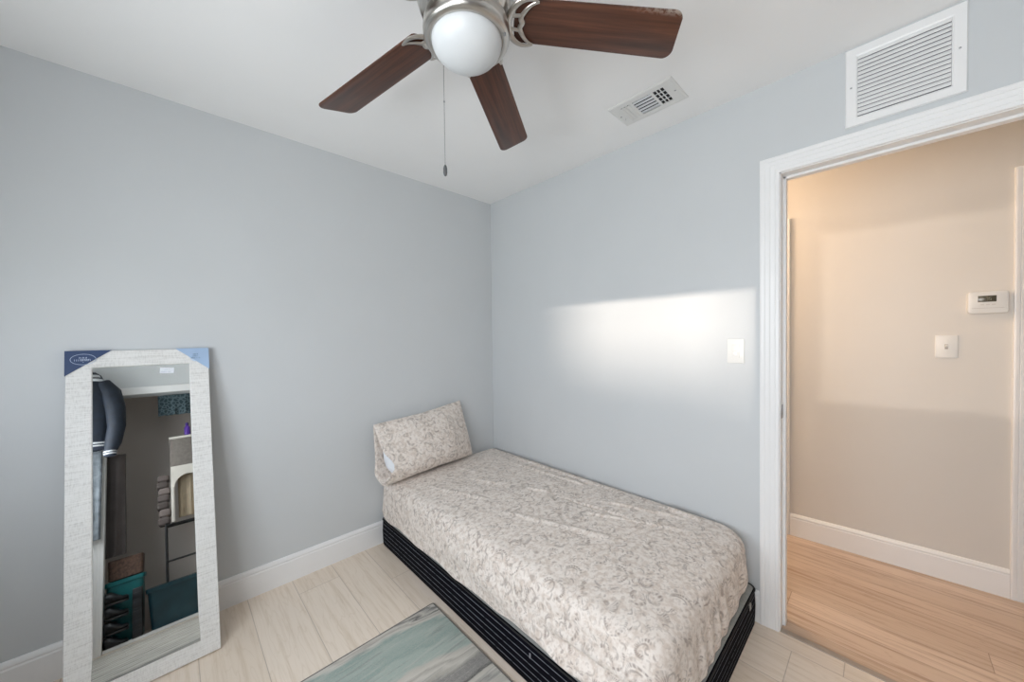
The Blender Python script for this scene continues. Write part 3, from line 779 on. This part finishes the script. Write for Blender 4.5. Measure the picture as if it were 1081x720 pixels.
def return_grille():
    ya, yb, z0, z1 = -2.160, -2.459, 2.134, 2.433
    g = thing('return_air_grille', (0, (ya+yb)/2, z0), 'square white louvred return air grille on the wall above the doorway', 'air grille')
    fw = .035; m = MB(); rings = []
    for i, x in ((0, 0), (0, -.004), (.003, -.009), (fw-.006, -.0075), (fw-.001, -.005), (fw, 0)):
        rings.append([(x, ya-i, z0+i), (x, yb+i, z0+i), (x, yb+i, z1-i), (x, ya-i, z1-i)])
    m.loops(rings, False, False); obj('grille_frame', m, M_TRIM, g, smooth=20)
    m = MB(); m.box((-.0004, ya-fw, z0+fw), (-.0012, yb+fw, z1-fw)); obj('duct_shade_sheet', m, plain('duct_shade_grey', (.13, .13, .15), .9), g)  # solid grey sheet whose colour stands for the shade between louvres
    n = 15; stp = (z1-z0-2*fw)/n
    lou = []
    for k in range(n):
        zc = z0+fw+stp*(k+.5); m = MB()
        m.loops([[(x, y, zc+z) for x, z in ((-.0018, stp*.62), (-.0088, -stp*.24), (-.0090, -stp*.37), (-.0078, -stp*.41), (-.0008, stp*.46))] for y in (ya-fw, yb+fw)])
        obj('louvre', m, M_TRIM, g, smooth=30)
    for yy in (ya-.017, yb+.017):
        m = MB(); zz = (z0+z1)/2
        m.loops([[(-.0085-x, yy+r*math.cos(2*PI*i/10), zz+r*math.sin(2*PI*i/10)) for i in range(10)] for r, x in ((.0032, 0), (.0032, .001), (.0015, .0018))]); obj('screw', m, M_STEEL, g)
return_grille()

def plate(name, label, cat, C, mw=None, hall=False, nx=-1):
    """single-gang cover plate: C = centre on the wall (x, y, z), facing -x"""
    t = thing(name, (C if mw is None else mw @ Vector(C)), label, cat)
    def put(nm, mb, mat): return obj(nm, mb, mat, t, mat_world=mw, smooth=30)
    return t, put
t, put = plate('coax_plate', 'white wall plate with a small centre hole beside the bedroom door casing', 'wall plate', (0, -1.7825, 1.253))
m = MB(); m.box((0, -1.7825-.0355, 1.253-.058), (-.0055, -1.7825+.0355, 1.253+.058), .0025, 3); put('cover_plate', m, M_WHITE)
def disc(c, prof, n=20): 
    mm = MB(); mm.loops([[(c[0]-x, c[1]+r*math.cos(2*PI*i/n), c[2]+r*math.sin(2*PI*i/n)) for i in range(n)] for r, x in prof]); return mm
m = MB(); m.box((-.005, -1.7825-.017, 1.253-.033), (-.0075, -1.7825+.017, 1.253+.033), .001); put('rocker_insert', m, M_WHITE)
put('dimmer_knob', disc((-.0075, -1.7825, 1.243), ((.011, 0), (.010, .002), (.0095, .0025))), M_WHITE)
put('centre_dot', disc((-.0098, -1.7825, 1.243), ((.0028, 0), (.0028, .0012))), M_STEEL)
for zz in (-.048, .048): put('screw', disc((-.0052, -1.7825, 1.253+zz), ((.0026, 0), (.002, .001))), M_WHITE)
# hall: thermostat and switch plate on the hall wall (local frame)
iHM = HM.inverted()
hc = Vector((0, -.700, 1.252))
t, put = plate('light_switch', 'white toggle light switch on the hall wall below and left of the thermostat', 'light switch', hc, HM)
m = MB(); m.box((0, hc.y-.039, hc.z-.060), (-.006, hc.y+.039, hc.z+.060), .0025, 3); put('cover_plate', m, M_WHITE)
m = MB(); m.box((-.005, hc.y-.006, hc.z-.013), (-.0075, hc.y+.006, hc.z+.013), .001); put('toggle_slot', m, plain('switch_slot_grey', (.42, .40, .37), .5))
m = MB(); m.loops([[(-.006-x, hc.y+sy*.0042, hc.z+z) for x, z in ((0, -.006), (.011, .004), (.0125, .009), (.010, .0105), (0, .004))] for sy in (-1, 1)]); put('toggle', m, M_WHITE)
for zz in (-.030, .030): put('screw', disc((-.0058, hc.y, hc.z+zz), ((.003, 0), (.0022, .001))), M_WHITE)
tc = Vector((0, -.829, 1.477))
t, put = plate('thermostat', 'white digital thermostat with a small grey display on the hall wall near the door casing', 'thermostat', tc, HM)
m = MB(); m.loops([[(-x, y, z) for y, z, _ in [(q[0], q[1], 0) for q in rrect(tc.y-.064+i, tc.y+.064-i, tc.z-.056+i, tc.z+.056-i, .014-i*.5, 0, 6)]] for x, i in ((0, .002), (.010, .001), (.020, 0), (.0245, .002), (.026, .006))]); put('case', m, M_WHITE)
m = MB(); m.box((-.0258, tc.y-.026, tc.z+.002), (-.0268, tc.y+.031, tc.z+.033), .0004); dsp = put('display', m, plain('lcd_grey', (.075, .07, .05), .25)); dsp['label'] = 'dark grey liquid crystal display'
dg = MB()
def seg7(mm, y, z, w_, h_, on):
    b = .0012
    S = {'a': ((0, h_), (w_, h_)), 'b': ((w_, h_/2), (w_, h_)), 'c': ((w_, 0), (w_, h_/2)), 'd': ((0, 0), (w_, 0)), 'e': ((0, 0), (0, h_/2)), 'f': ((0, h_/2), (0, h_)), 'g': ((0, h_/2), (w_, h_/2))}
    for s_ in on:
        (a, c), (d, e) = S[s_]; mm.box((-.0266, y-a+b/2, z+c-b/2), (-.0272, y-d-b/2, z+e+b/2))
seg7(dg, tc.y+.006, tc.z+.011, .006, .013, 'abc'); seg7(dg, tc.y-.004, tc.z+.011, .006, .013, 'acdfg'); put('display_digits', dg, plain('lcd_digit', (.30, .31, .23), .4))
for k in range(3):
    m = MB(); m.box((-.0258, tc.y+.012-.018*k, tc.z-.014), (-.0272, tc.y+.024-.018*k, tc.z-.009), .0005); put('button', m, plain('button_grey', (.62, .60, .58), .5))
m = MB(); m.box((-.0255, tc.y-.05, tc.z-.0295), (-.0264, tc.y+.05, tc.z-.028)); put('flap_seam', m, plain('seam_grey', (.5, .48, .47), .5))

# ================================================================== CLOSET THINGS (seen in the mirror)
M_NAVYC = plain('navy_satin', (.004, .009, .019), .75, var=.3, sc=25)
M_WRIB = plain('white_rib_knit', (.5, .52, .54), .8)
jk = thing('varsity_jacket', (-2.50, YB+.09, 1.5), 'navy bomber jacket with white striped cuffs hanging by the closet, seen in the mirror', 'jacket')
def ering(cx, cy, z, rx, ry, n=28, ph=0., amp=0.):
    return [(cx+rx*math.cos(2*PI*i/n)*(1+amp*math.sin(5*2*PI*i/n+ph)), cy+ry*math.sin(2*PI*i/n)*(1+amp*math.sin(4*2*PI*i/n+ph*1.3)), z) for i in range(n)]
yj = YB+.11
m = MB(); m.loops([ering(-2.52+dx, yj, z, rx, ry, 28, z*9, .03) for dx, z, rx, ry in ((0.03, 2.19, .03, .025), (.03, 2.16, .06, .045), (.01, 2.08, .11, .06), (0, 1.98, .15, .07), (0, 1.8, .155, .075), (0, 1.62, .155, .08), (0, 1.53, .15, .075))]); obj('body', m, M_NAVYC, jk, smooth=60)
m = MB(); m.loops([ering(-2.52, yj, z, .148-o, .075-o, 28) for z, o in ((1.535, .01), (1.53, 0), (1.47, 0), (1.465, .01))]); hm_ = obj('hem_rib', m, plain('navy_rib', (.015, .022, .04), .8), jk, smooth=60)
for zz in (1.515, 1.49):
    m = MB(); m.loops([ering(-2.52, yj, zz+d, .151, .078, 28) for d in (-.006, .006)]); obj('stripe', m, M_WRIB, hm_, smooth=60)
slv = [(-2.42, yj+.0, 2.08), (-2.365, yj+.015, 1.98), (-2.335, yj+.03, 1.82), (-2.325, yj+.035, 1.65), (-2.345, yj+.035, 1.50), (-2.36, yj+.035, 1.435)]
m = MB(); m.tube(slv, [.055, .068, .066, .060, .055, .042], 14); obj('sleeve', m, M_NAVYC, jk, smooth=60)
m = MB(); m.tube([(-2.36, yj+.035, 1.445), (-2.362, yj+.035, 1.385)], [.041, .038], 14); cf = obj('cuff', m, plain('navy_rib2', (.015, .022, .04), .8), jk, smooth=60)
for zz in (1.425, 1.405):
    m = MB(); m.tube([(-2.361, yj+.035, zz+.005), (-2.361, yj+.035, zz-.005)], .0425, 14); obj('stripe', m, M_WRIB, cf, smooth=60)
m = MB()
m.loops([ering(-2.49, yj+.012, z, rx, ry, 24) for z, rx, ry in ((2.135, .062, .055), (2.155, .055, .05))]); m.loops([ering(-2.49, yj+.012, z, rx, ry, 24) for z, rx, ry in ((2.095, .085, .062), (2.115, .075, .06))]); obj('collar_stripe', m, M_WRIB, jk, smooth=60)
m = MB(); m.tube([(-2.49, YB+.004, 2.20), (-2.49, YB+.07, 2.195), (-2.49, YB+.085, 2.215)], .005, 8); m.box((-2.505, YB+.0, 2.17), (-2.475, YB+.006, 2.24), .002)
tag(obj('coat_hook', m, M_STEEL, origin=(-2.49, YB, 2.2)), 'metal hook behind the navy jacket, holding it on the closet wall', 'hook')

def cloth_panel(x0, x1, y, z0, z1, amp, fr, th=.02, seed=0., taper=0.):
    m = MB(); rings = []
    for j in range(15):
        t = j/14; z = z1+(z0-z1)*t; ring = []
        n = 30
        for i in range(n):
            a = 2*PI*i/n; c, s_ = math.cos(a), math.sin(a)
            cx = (x0+x1)/2; w_ = (x1-x0)/2*(1-taper*(1-t))
            ring.append((cx+w_*c, y+th*s_*(1.2-.4*t)+amp*math.sin(c*fr+seed+t)*(.3+t), z))
        rings.append(ring)
    m.loops(rings); return m
tag(obj('hanging_jeans', cloth_panel(-2.56, -2.415, YB+.05, .74, 1.46, .008, 7, .026, 1.), plain('pale_denim', (.13, .15, .17), .85, var=.35, sc=30), origin=(-2.48, YB+.05, 1.46)), 'faded grey denim jeans hanging below the navy jacket, seen in the mirror', 'jeans')
tr = obj('hanging_trousers', cloth_panel(-2.415, -2.275, YB-.10, .60, 1.43, .006, 6, .03, .4, .1), plain('dark_brown_twill', (.045, .036, .034), .8, var=.2), origin=(-2.34, YB-.1, 1.43)); tag(tr, 'dark brown trousers hanging in the closet right of the jeans, seen in the mirror', 'trousers')
# teal bin with shoes
M_TEAL = plain('teal_plastic', (.01, .16, .17), .35, var=.12)
def tub(x0, x1, y0, y1, z0, z1, flare=.02, lid=False):
    m = MB(); rings = []
    for z, o in ((z0, flare), (z0+.01, flare-.003), (z1-.03, .004), (z1-.028, -.006), (z1, -.008), (z1, .0), (z1-.03, .008), (z0+.02, flare+.004)):
        rings.append(rrect(x0+o, x1-o, y0+o, y1-o, .03, z, 5))
    if lid: rings = rings[:6] + [rrect(x0+.02, x1-.02, y0+.02, y1-.02, .03, z1+.002, 5)]
    m.loops(rings, True, True); return m
tb = obj('storage_bin', tub(-2.40, -2.17, YB-.42, YB-.12, .002, .43, .012), M_TEAL, origin=(-2.28, YB-.27, 0)); tag(tb, 'tall teal plastic bin behind dark shoes on the closet floor, in the mirror', 'bin')
M_BLK = plain('black_leather', (.008, .008, .010), .4); M_PINK = plain('magenta_trim', (.25, .02, .09), .5)
def shoe_at(x, y, z, L, rz, tilt, lab):
    B = Matrix.Translation((x, y, z)) @ Matrix.Rotation(rz, 4, 'Z') @ Matrix.Rotation(tilt, 4, 'Y')
    t = thing('shoe', (x, y, z), lab, 'shoe', 'dark shoes by the teal bin')
    m = MB(); rings = []
    for k in range(13):
        u = k/12; wd = .030+.013*math.sin(PI*min(1, u*1.1))-(.012 if u > .9 else 0); h = .075-.045*min(1, max(0, (u-.25)/.5)); h *= (1 if u < .93 else .7); 
        rings.append([(-L/2+L*u, wd*math.cos(2*PI*i/16), .012+max(0, h*(.5+.5*math.sin(2*PI*i/16)))) for i in range(16)])
    m.loops(rings); obj('upper', m, M_BLK, t, mat_world=B, smooth=60)
    m = MB(); pl_ = []
    for k in range(24):
        a = 2*PI*k/24; pl_.append((L/2*1.03*math.cos(a), (.036+.008*math.cos(a))*math.sin(a)))
    m.prism(pl_, .014, Matrix.Translation((0, 0, 0)), bev=.002); obj('sole', m, M_PINK if 'magenta' in lab else plain('dark_rubber', (.03, .03, .032), .6), t, mat_world=B, smooth=40)
SL = ['lowest black shoe with a magenta sole before the teal bin, in the mirror', 'second black shoe up before the teal bin, in the mirror', 'third black shoe up before the teal bin, in the mirror', 'topmost black shoe before the teal bin, in the mirror']
for k in range(4): shoe_at(-2.325, YB-.055, (.003+.092*k), .135, .05-.04*k, 0, SL[k])
m = MB(); m.box((-2.235, YB-.015, .0), (-2.175, YB-.105, .34), .006); 
for k in range(5): m.box((-2.232, YB-.012, .03+.06*k), (-2.178, YB-.016, .07+.06*k), .002)
tag(obj('shoe_rack', m, plain('black_plastic', (.012, .013, .016), .4), origin=(-2.21, YB-.06, 0)), 'narrow black stacked caddy right of the dark shoes, seen in the mirror', 'caddy')
bk = MB(); bk.loops([rrect(-2.39+o, -2.175-o, YB-.40+o, YB-.13-o, .02, z, 4) for z, o in ((.432, .012), (.438, .004), (.57, 0), (.575, .004), (.57, .010), (.45, .014))])
kk = plain('brown_wicker', (.13, .075, .055), .75, var=.4, sc=60); tag(obj('wicker_basket', bk, kk, origin=(-2.28, YB-.27, .43)), 'brown woven basket standing on the teal bin, seen in the mirror', 'basket')
tb2 = obj('storage_tub', tub(-2.15, -1.70, YB-.42, YB-.04, .002, .30, .03, True), plain('black_teal_plastic', (.012, .045, .06), .25, var=.3, sc=6), origin=(-1.96, YB-.2, 0)); tag(tb2, 'dark glossy plastic tub on the closet floor under the wire rack, seen in the mirror', 'tub')
# wire rack
rk = thing('wire_rack', (-1.88, YB-.23, .303), 'black wire shelf rack standing on the dark plastic tub, seen in the mirror', 'rack')
RKX0, RKX1, RKY0, RKY1 = -2.02, -1.74, YB-.08, YB-.38
for zs in (.45, .72):
    m = MB()
    for k in range(7): m.tube([(RKX0, RKY0-.02-.043*k, zs), (RKX1, RKY0-.02-.043*k, zs)], .003, 6)
    for k in (0, 1): m.tube([(RKX0, (RKY0, RKY1)[k], zs), (RKX1, (RKY0, RKY1)[k], zs)], .006, 6); m.tube([((RKX0, RKX1)[k], RKY0, zs), ((RKX0, RKX1)[k], RKY1, zs)], .005, 6)
    obj('wire_shelf', m, M_BLK, rk)
for xx in (RKX0, RKX1):
    for yy in (RKY0, RKY1):
        m = MB(); m.tube([(xx, yy, .303), (xx, yy, .728)], .008, 8); obj('post', m, M_BLK, rk)
for k in range(7):
    m = MB(); z0 = .728+.062*k; dx = .008*math.sin(k*2.1)
    m.loops([rrect(-2.075+o+dx, -1.99-o+dx, YB-.33+o, YB-.09-o, .02, z, 4) for z, o in ((z0, .012), (z0+.012, .002), (z0+.045, 0), (z0+.06, .010))])
    if k < 7:
        tag(obj('folded_garment', m, plain('folded_cloth_%d' % k, ((.10, .08, .075), (.16, .13, .12), (.075, .06, .055))[k % 3], .85), origin=(-2.03, YB-.2, z0)),
            ('lowest', 'second lowest', 'third lowest', 'middle', 'third from top', 'second from top', 'topmost')[k] + ' brown folded garment of the stack on the wire rack, in the mirror', 'garment', 'folded garments on the wire rack')
# fabric shelf organiser
oc_ = thing('fabric_organiser', (-1.86, YB-.24, .75), 'grey-brown fabric organiser with pale edges on the closet rack, seen in the mirror', 'organiser')
M_GFAB = plain('grey_brown_canvas', (.17, .15, .135), .9, var=.12, sc=40); M_CREAM = plain('cream_binding', (.58, .55, .50), .8)
m = MB(); m.box((-1.98, YB-.06, 1.22), (-1.72, YB-.40, 1.50), .01); obj('upper_box', m, M_GFAB, oc_)
m = MB(); m.box((-1.985, YB-.055, 1.495), (-1.715, YB-.405, 1.52), .006); obj('rim', m, M_CREAM, oc_)
m = MB(); m.box((-1.98, YB-.06, .73), (-1.955, YB-.40, 1.22), .006); m.box((-1.75, YB-.06, .73), (-1.72, YB-.40, 1.22), .006)
ar = [(-1.98, 1.22), (-1.98, 1.06)] + [(-1.855-.10*math.cos(PI*i/12), 1.02+.11*math.sin(PI*i/12)) for i in range(13)] + [(-1.72, 1.02), (-1.72, 1.22)]
m.prism(ar, .02, Matrix.Translation((0, YB-.05, 0)) @ Matrix.Rotation(PI/2, 4, 'X')); obj('arched_front', m, M_CREAM, oc_)
tag(obj('hanging_shirt', cloth_panel(-1.93, -1.76, YB-.16, .76, 1.16, .012, 8, .03, .7), plain('beige_cotton', (.42, .34, .24), .85, var=.15), origin=(-1.85, YB-.16, .76)), 'beige folded cloth inside the arched organiser opening, seen in the mirror', 'cloth')
bt = thing('purple_bottle', (-1.845, YB-.12, 1.52), 'small purple bottle standing on the fabric organiser, seen in the mirror', 'bottle')
m = MB(); m.lathe([(.02, 1.521), (.024, 1.525), (.024, 1.61), (.012, 1.63)], (-1.845, YB-.12, 0), 20); obj('body', m, plain('purple_plastic', (.09, .03, .30), .3), bt)
m = MB(); m.lathe([(.013, 1.63), (.013, 1.655), (.009, 1.66)], (-1.845, YB-.12, 0), 16); obj('cap', m, plain('purple_cap', (.05, .02, .2), .4), bt)
lace = cloth_panel(-2.06, -1.78, YB-.10, 1.76, 1.975, .012, 11, .012, 2.)
lm = NT('dark_teal_lace', .8); q_ = lm.smooth(lm.voro(lm.pos(), 30, feature='DISTANCE_TO_EDGE'), .05, .16)
lm.base(lm.mix(q_, (.09, .13, .15), (.022, .045, .055)))
tag(obj('scarf', lace, lm, origin=(-1.92, YB-.10, 1.975)), 'dark teal patterned cloth hanging under the closet header, seen in the mirror', 'scarf')
